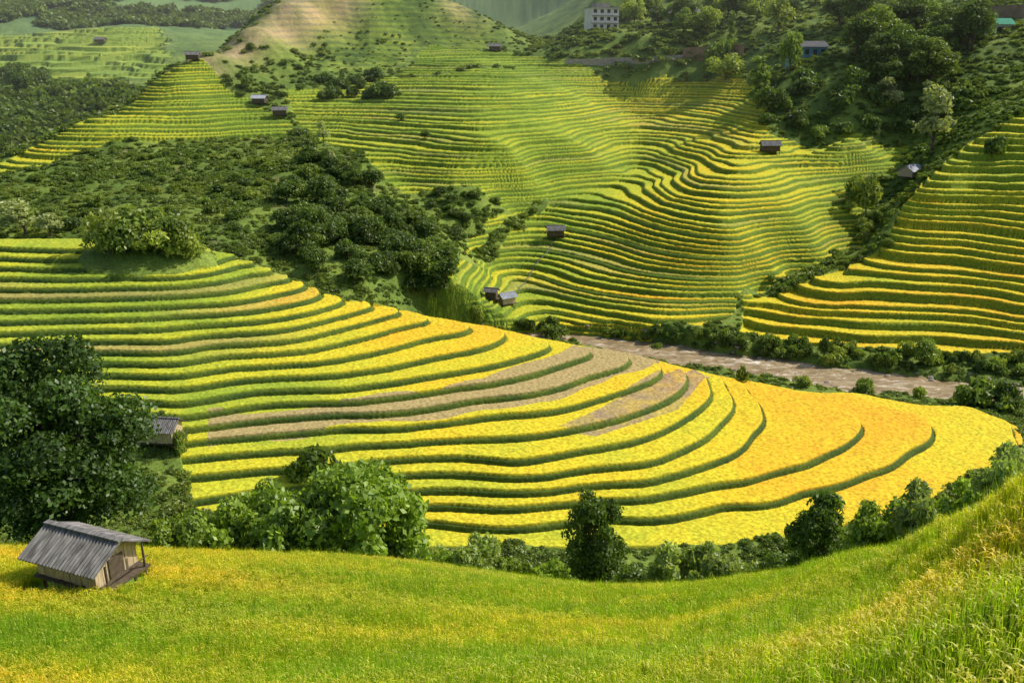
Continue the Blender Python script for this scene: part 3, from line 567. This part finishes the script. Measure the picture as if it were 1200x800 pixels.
# ------------------------------------------------------------------ buildings
def box(x0,x1,y0,y1,z0,z1):
    v=[(x0,y0,z0),(x1,y0,z0),(x1,y1,z0),(x0,y1,z0),(x0,y0,z1),(x1,y0,z1),(x1,y1,z1),(x0,y1,z1)]
    return v,[(0,3,2,1),(4,5,6,7),(0,1,5,4),(1,2,6,5),(2,3,7,6),(3,0,4,7)]
def pobj(name,parts,mat,parent,label=None):
    Vv,Ff=joinp(parts); me=bpy.data.meshes.new(name); me.from_pydata(Vv,[],Ff); me.update(); me.materials.append(mat)
    o=bpy.data.objects.new(name,me); return link(o,parent,label=label)
def roof_slope(Lx,y0,z0,y1,z1,thick=.05,wave=.03,n=96):
    Vv=[];Ff=[]
    for layer in (0,1):
        for i in range(n+1):
            x=-Lx/2+Lx*i/n; dz=wave*math.sin(i*math.pi*.5)
            for t in (0,.33,.66,1): Vv.append((x,y0+(y1-y0)*t,z0+(z1-z0)*t+dz-layer*thick+(.012 if t==.33 else 0)))
    for layer in (0,1):
        o=layer*(n+1)*4
        for i in range(n):
            for t in range(3):
                a_=o+i*4+t; f_=(a_,a_+4,a_+5,a_+1); Ff.append(f_ if layer==0 else f_[::-1])
    m_=(n+1)*4
    for i in range(n):
        for t in (0,3): Ff.append((i*4+t,i*4+4+t,m_+i*4+4+t,m_+i*4+t))
    for t in range(3):
        for i in (0,n): Ff.append((i*4+t,i*4+t+1,m_+i*4+t+1,m_+i*4+t))
    return Vv,Ff
def hut(x,y,z,L,W,hw,rz,stilt,label,wallmat=None,roofmat=None,detail=True,rise=.75,group=None,oh=.45):
    wallmat=wallmat or M_wood; roofmat=roofmat or M_roof
    e=bpy.data.objects.new('hut',None); link(e,label=label,category='hut',group=group); e.location=(x,y,z); e.rotation_euler=(0,0,rz)
    z0=stilt; z1=stilt+hw; parts=[]; r=random.Random(int(L*100)); bwid=.16 if detail else .5
    def boards(p0,p1,top):
        nbd=max(2,int(math.dist(p0,p1)/bwid)); dx=(p1[0]-p0[0])/nbd; dy=(p1[1]-p0[1])/nbd
        for i in range(nbd):
            ax,ay=p0[0]+dx*i,p0[1]+dy*i; bx,by=ax+dx*.93,ay+dy*.93; o=r.uniform(-.012,.012); nx,ny=(-dy,dx); ln=math.hypot(nx,ny); nx/=ln; ny/=ln
            zt0=top(ax,ay)-r.uniform(0,.02); zt1=top(bx,by)-r.uniform(0,.02); zb_=z0-r.uniform(0,.05)
            v=[(ax+nx*o,ay+ny*o,zb_),(bx+nx*o,by+ny*o,zb_),(bx+nx*(o+.03),by+ny*(o+.03),zb_),(ax+nx*(o+.03),ay+ny*(o+.03),zb_),
               (ax+nx*o,ay+ny*o,zt0),(bx+nx*o,by+ny*o,zt1),(bx+nx*(o+.03),by+ny*(o+.03),zt1),(ax+nx*(o+.03),ay+ny*(o+.03),zt0)]
            parts.append((v,[(0,3,2,1),(4,5,6,7),(0,1,5,4),(1,2,6,5),(2,3,7,6),(3,0,4,7)]))
    gab=lambda a_,b_: z1+rise*(1-abs(b_)/(W/2))-.06
    flat=lambda a_,b_: z1-.02
    boards((-L/2,-W/2),(L/2,-W/2),flat); boards((L/2,W/2),(-L/2,W/2),flat); boards((L/2,-W/2),(L/2,W/2),gab); boards((-L/2,W/2),(-L/2,-W/2),gab)
    pobj('wall',parts,wallmat,e)
    sl=rise/(W/2)
    pobj('roof',[roof_slope(L+2*oh,-W/2-oh,z1-sl*oh+.04,-.02,z1+rise+.04),roof_slope(L+2*oh,W/2+oh,z1-sl*oh+.04,.02,z1+rise+.04),box(-L/2-oh,L/2+oh,-.12,.12,z1+rise+.03,z1+rise+.10)],roofmat,e)
    pobj('floor',[box(-L/2-.15,L/2+.5,-W/2-.1,W/2+.1,z0-.14,z0-.06)],M_dark,e)
    for px in (-L/2+.1,0,L/2-.1):
        for py in (-W/2+.1,W/2-.1):
            pobj('post',[tube([(px,py,-1.2),(px,py,z0-.15)],[.07,.06],6)],M_dark,e)
    if detail:
        pobj('post',[tube([(L/2+.45,-W/2+.1,-1.2),(L/2+.42,-W/2+.1,z0+.9)],[.05,.04],6)],M_dark,e)
        pobj('post',[tube([(L/2+.45,W/2-.1,-1.0),(L/2+.42,W/2-.1,z0+.9)],[.05,.04],6)],M_dark,e)
        pobj('railing',[tube([(L/2+.43,-W/2-.2,z0+.25),(L/2+.43,W/2+.1,z0+.3)],[.03,.03],6)],M_dark,e)
        pobj('beam',[box(-L/2-.3,L/2+.3,-W/2-.1,-W/2-.04,z1-.14,z1-.05)],M_dark,e)
        pobj('door',[box(L/2+.035,L/2+.06,-.35,.3,z0+.02,z0+.8)],M_dark,e)
    return e
hut(hx,hy,hz_+.35,2.7,1.9,.9,-.38,.45,'wooden stilt hut with grey corrugated roof above rice',rise=.5,oh=.4)
x,y,z,mp=hit(188,520,60); hut(x,y,z+.3,4.2,2.6,1.6,-.1,.4,'wooden hut with grey sheet roof beside a dark tree',rise=.8)
for u,v,Lm,rz,lab,rm,wm_ in [(651,279,3.6,.1,'small grey stilt hut among rice terraces',M_roof,M_dark),(594,357,3.0,.6,'small weathered hut beside a gully',M_roofl,M_wood),(576,351,2.2,-.3,'small dark hut beside a gully',M_roof,M_dark),(1067,208,5.6,.7,'wooden hut with pale sheet roof on terrace edge',M_roofl,M_wood),(902,179,4.4,0,'dark wooden hut above rice terraces',M_roof,M_dark),
   (328,138,4,.3,'tiny hut on the ridge terraces',M_roof,M_dark),(305,122,4.2,-.2,'tiny pale roofed hut on the ridge',M_roofl,M_dark),(226,72,4,.2,'tiny hut on the ridge crest',M_roof,M_dark),(580,61,4.5,0,'tiny dark hut high on the hill',M_roof,M_dark),(115,103,5,.2,'tiny hut in a distant valley',M_roofl,M_dark),(118,50,6,0,'tiny hut on a distant hillside',M_roof,M_dark)]:
    x,y,z,mp=hit(u,v,60); hut(x,y,z+.1,Lm,Lm*.62,1.5,rz,.3,lab,wm_,rm,detail=False,rise=Lm*.2,oh=.4)
def house(u,v,D,Wd,Dp,storeys,rz,wall,roof,label,flatroof=True,nwin=4,hs=3.1):
    x,y,z,mp=at(u,D,v) if D else hit(u,v,60); 
    e=bpy.data.objects.new('house',None); link(e,label=label,category='house'); e.location=(x,y,z-.3); e.rotation_euler=(0,0,rz)
    Ht=hs*storeys
    pobj('wall',[box(-Wd/2,Wd/2,0,Dp,-4,Ht)],wall,e)
    for s in range(storeys):
        pobj('ledge',[box(-Wd/2-.25,Wd/2+.25,-.5,-.003,(s+1)*hs-.2,(s+1)*hs)],M_conc if s<storeys-1 else wall,e)
        for i in range(nwin):
            cx=-Wd/2+Wd*(i+.5)/nwin; dr_=(s==0 and i==nwin//2)
            pobj('door' if dr_ else 'window',[box(cx-Wd/nwin*.24,cx+Wd/nwin*.24,-.06,-.004,s*hs+(.1 if dr_ else .9),s*hs+2.2)],M_glass,e)
    if flatroof: pobj('roof',[box(-Wd/2-.4,Wd/2+.4,-.55,Dp+.3,Ht+.003,Ht+.3),box(-Wd/4,Wd/4,Dp*.3,Dp*.9,Ht+.303,Ht+1.8)],roof,e)
    else:
        pobj('roof',[roof_slope(Wd+1.2,-.8,Ht-.2,Dp/2,Ht+1.6,wave=.06),roof_slope(Wd+1.2,Dp+.8,Ht-.2,Dp/2+.02,Ht+1.6,wave=.06)],roof,e)
    return e
house(709,35,None,11.5,8,3,.3,M_white,M_conc,'white three-storey house on a wooded slope',True,4,2.8)
house(950,66,None,10,7,1,.1,M_blue,M_roof,'low blue-walled house with grey roof',False,4)
house(800,24,None,14,8,1,0,M_wood,M_roof,'long low house with dark roof among trees',False,5)
house(1160,40,None,13,4,1,.05,M_white,M_green,'long low shed with green roof above the road',False,5)
def ribbon(name,uvs,h,mat,label,cat,kind=None,thick=.5,Dmin=60):
    pts=[hit(u,v,Dmin)[:3] for u,v in uvs]; parts=[]
    for p,q_ in zip(pts[:-1],pts[1:]):
        dx,dy=q_[0]-p[0],q_[1]-p[1]; l=math.hypot(dx,dy); nx,ny=-dy/l*thick,dx/l*thick
        v=[(p[0],p[1],p[2]-2),(q_[0],q_[1],q_[2]-2),(q_[0]+nx,q_[1]+ny,q_[2]-2),(p[0]+nx,p[1]+ny,p[2]-2),(p[0],p[1],p[2]+h),(q_[0],q_[1],q_[2]+h),(q_[0]+nx,q_[1]+ny,q_[2]+h),(p[0]+nx,p[1]+ny,p[2]+h)]
        parts.append((v,[(0,3,2,1),(4,5,6,7),(0,1,5,4),(1,2,6,5),(2,3,7,6),(3,0,4,7)]))
    Vv,Ff=joinp(parts); me=bpy.data.meshes.new(name); me.from_pydata(Vv,[],Ff); me.update(); me.materials.append(mat)
    return link(bpy.data.objects.new(name,me),label=label,category=cat,kind=kind)
ribbon('wall',[(662,77),(690,77),(720,76),(760,75),(800,73)],2.2,M_conc,'long concrete retaining wall below the hillside road','wall')
ribbon('earth_bank',[(800,71),(840,68),(870,66)],4,M_red,'bare reddish earth cutting beside the road','bank','structure')
ribbon('earth_bank',[(1128,26),(1165,24),(1200,22)],4,M_red,'bare reddish earth cutting above a shed','bank','structure')
pp=[hit(u,v,100) for u,v in [(650,282),(642,296),(626,310),(620,325),(607,342),(600,352)]]
Vv=[];Ff=[];ptsd=[]
for a_,b_ in zip(pp[:-1],pp[1:]):
    for s in range(14): ptsd.append((a_[0]+(b_[0]-a_[0])*s/14,a_[1]+(b_[1]-a_[1])*s/14))
for i,(px,py) in enumerate(ptsd):
    for o in (-.22,.22): Vv.append((px+o,py,gz(px,py)+.08))
for i in range(len(ptsd)-1): Ff.append((2*i,2*i+1,2*i+3,2*i+2))
me=mk_mesh('path',Vv,Ff); me.materials.append(M_path); link(bpy.data.objects.new('path',me),kind='structure',label='narrow earthen footpath climbing between terraces',category='path')
def rockmesh(seed):
    import bmesh
    bm=bmesh.new(); bmesh.ops.create_icosphere(bm,subdivisions=2,radius=1); r=random.Random(seed)
    ax=[Vector((r.uniform(-1,1),r.uniform(-1,1),r.uniform(-1,1))).normalized() for _ in range(7)]
    for v in bm.verts:
        for a_ in ax:
            d=v.co.dot(a_)
            if d>.72: v.co-=a_*(d-.72)
        v.co.z*=.65
    me=bpy.data.meshes.new('rock'); bm.to_mesh(me); bm.free(); me.materials.append(M_rock); return me
rk=[rockmesh(i) for i in range(4)]; r=random.Random(5)
for i in range(60):
    k=r.randrange(8,len(ts)-45); o=r.choice([-1,1])*r.uniform(3.2,5.5); px,py=ts[k]+nm[k]*o
    ob=bpy.data.objects.new('rock',rk[i%4]); s=r.uniform(.25,.7); ob.location=(px,py,max(gz(px,py),-52.2)+.05); ob.scale=(s*1.3,s,s); ob.rotation_euler=(0,0,r.uniform(0,6))
    link(ob,label='grey-brown boulder in the shallow river',category='rock',group='boulders in the river')
# ------------------------------------------------------------------ light haze filling the far valley
Vv,Ff=box(-900,900,230,1900,-70,400)
me=bpy.data.meshes.new('haze'); me.from_pydata(Vv,[],Ff); me.update()
m,nt,out=newmat('valley_haze'); vs=nt.nodes.new('ShaderNodeVolumeScatter'); vs.inputs['Color'].default_value=(1,.97,.9,1); vs.inputs['Density'].default_value=.00026; vs.inputs['Anisotropy'].default_value=.3
nt.links.new(vs.outputs[0],out.inputs['Volume']); me.materials.append(m)
link(bpy.data.objects.new('haze',me),kind='structure',label='thin haze hanging over the far valley',category='haze')
# ------------------------------------------------------------------ camera, light, sky
cam=bpy.data.cameras.new('camera'); co=bpy.data.objects.new('camera',cam); COL.objects.link(co); co.location=(0,0,0); co.rotation_euler=(math.radians(72),0,0)
cam.sensor_width=36; cam.angle=math.radians(60); cam.clip_end=8000; cam.clip_start=.1; sc.camera=co
sd=Vector((.84,.30,0)).normalized(); el=math.radians(44)
sdir=Vector((sd.x*math.cos(el),sd.y*math.cos(el),math.sin(el)))
su=bpy.data.lights.new('sun','SUN'); su.energy=5; su.angle=math.radians(.5); su.color=(1,.94,.82); so=bpy.data.objects.new('sun',su); COL.objects.link(so); so.rotation_euler=sdir.to_track_quat('Z','Y').to_euler()
wd=bpy.data.worlds.new('World'); sc.world=wd; wd.use_nodes=True; nt=wd.node_tree; bg=nt.nodes['Background']; sk=nt.nodes.new('ShaderNodeTexSky'); sk.sky_type='NISHITA'; sk.sun_disc=False; sk.sun_elevation=el; sk.sun_rotation=math.atan2(sd.x,sd.y); sk.dust_density=2
nt.links.new(sk.outputs[0],bg.inputs[0]); bg.inputs[1].default_value=.15
sc.view_settings.view_transform='Standard'; sc.view_settings.look='None'; sc.view_settings.exposure=0
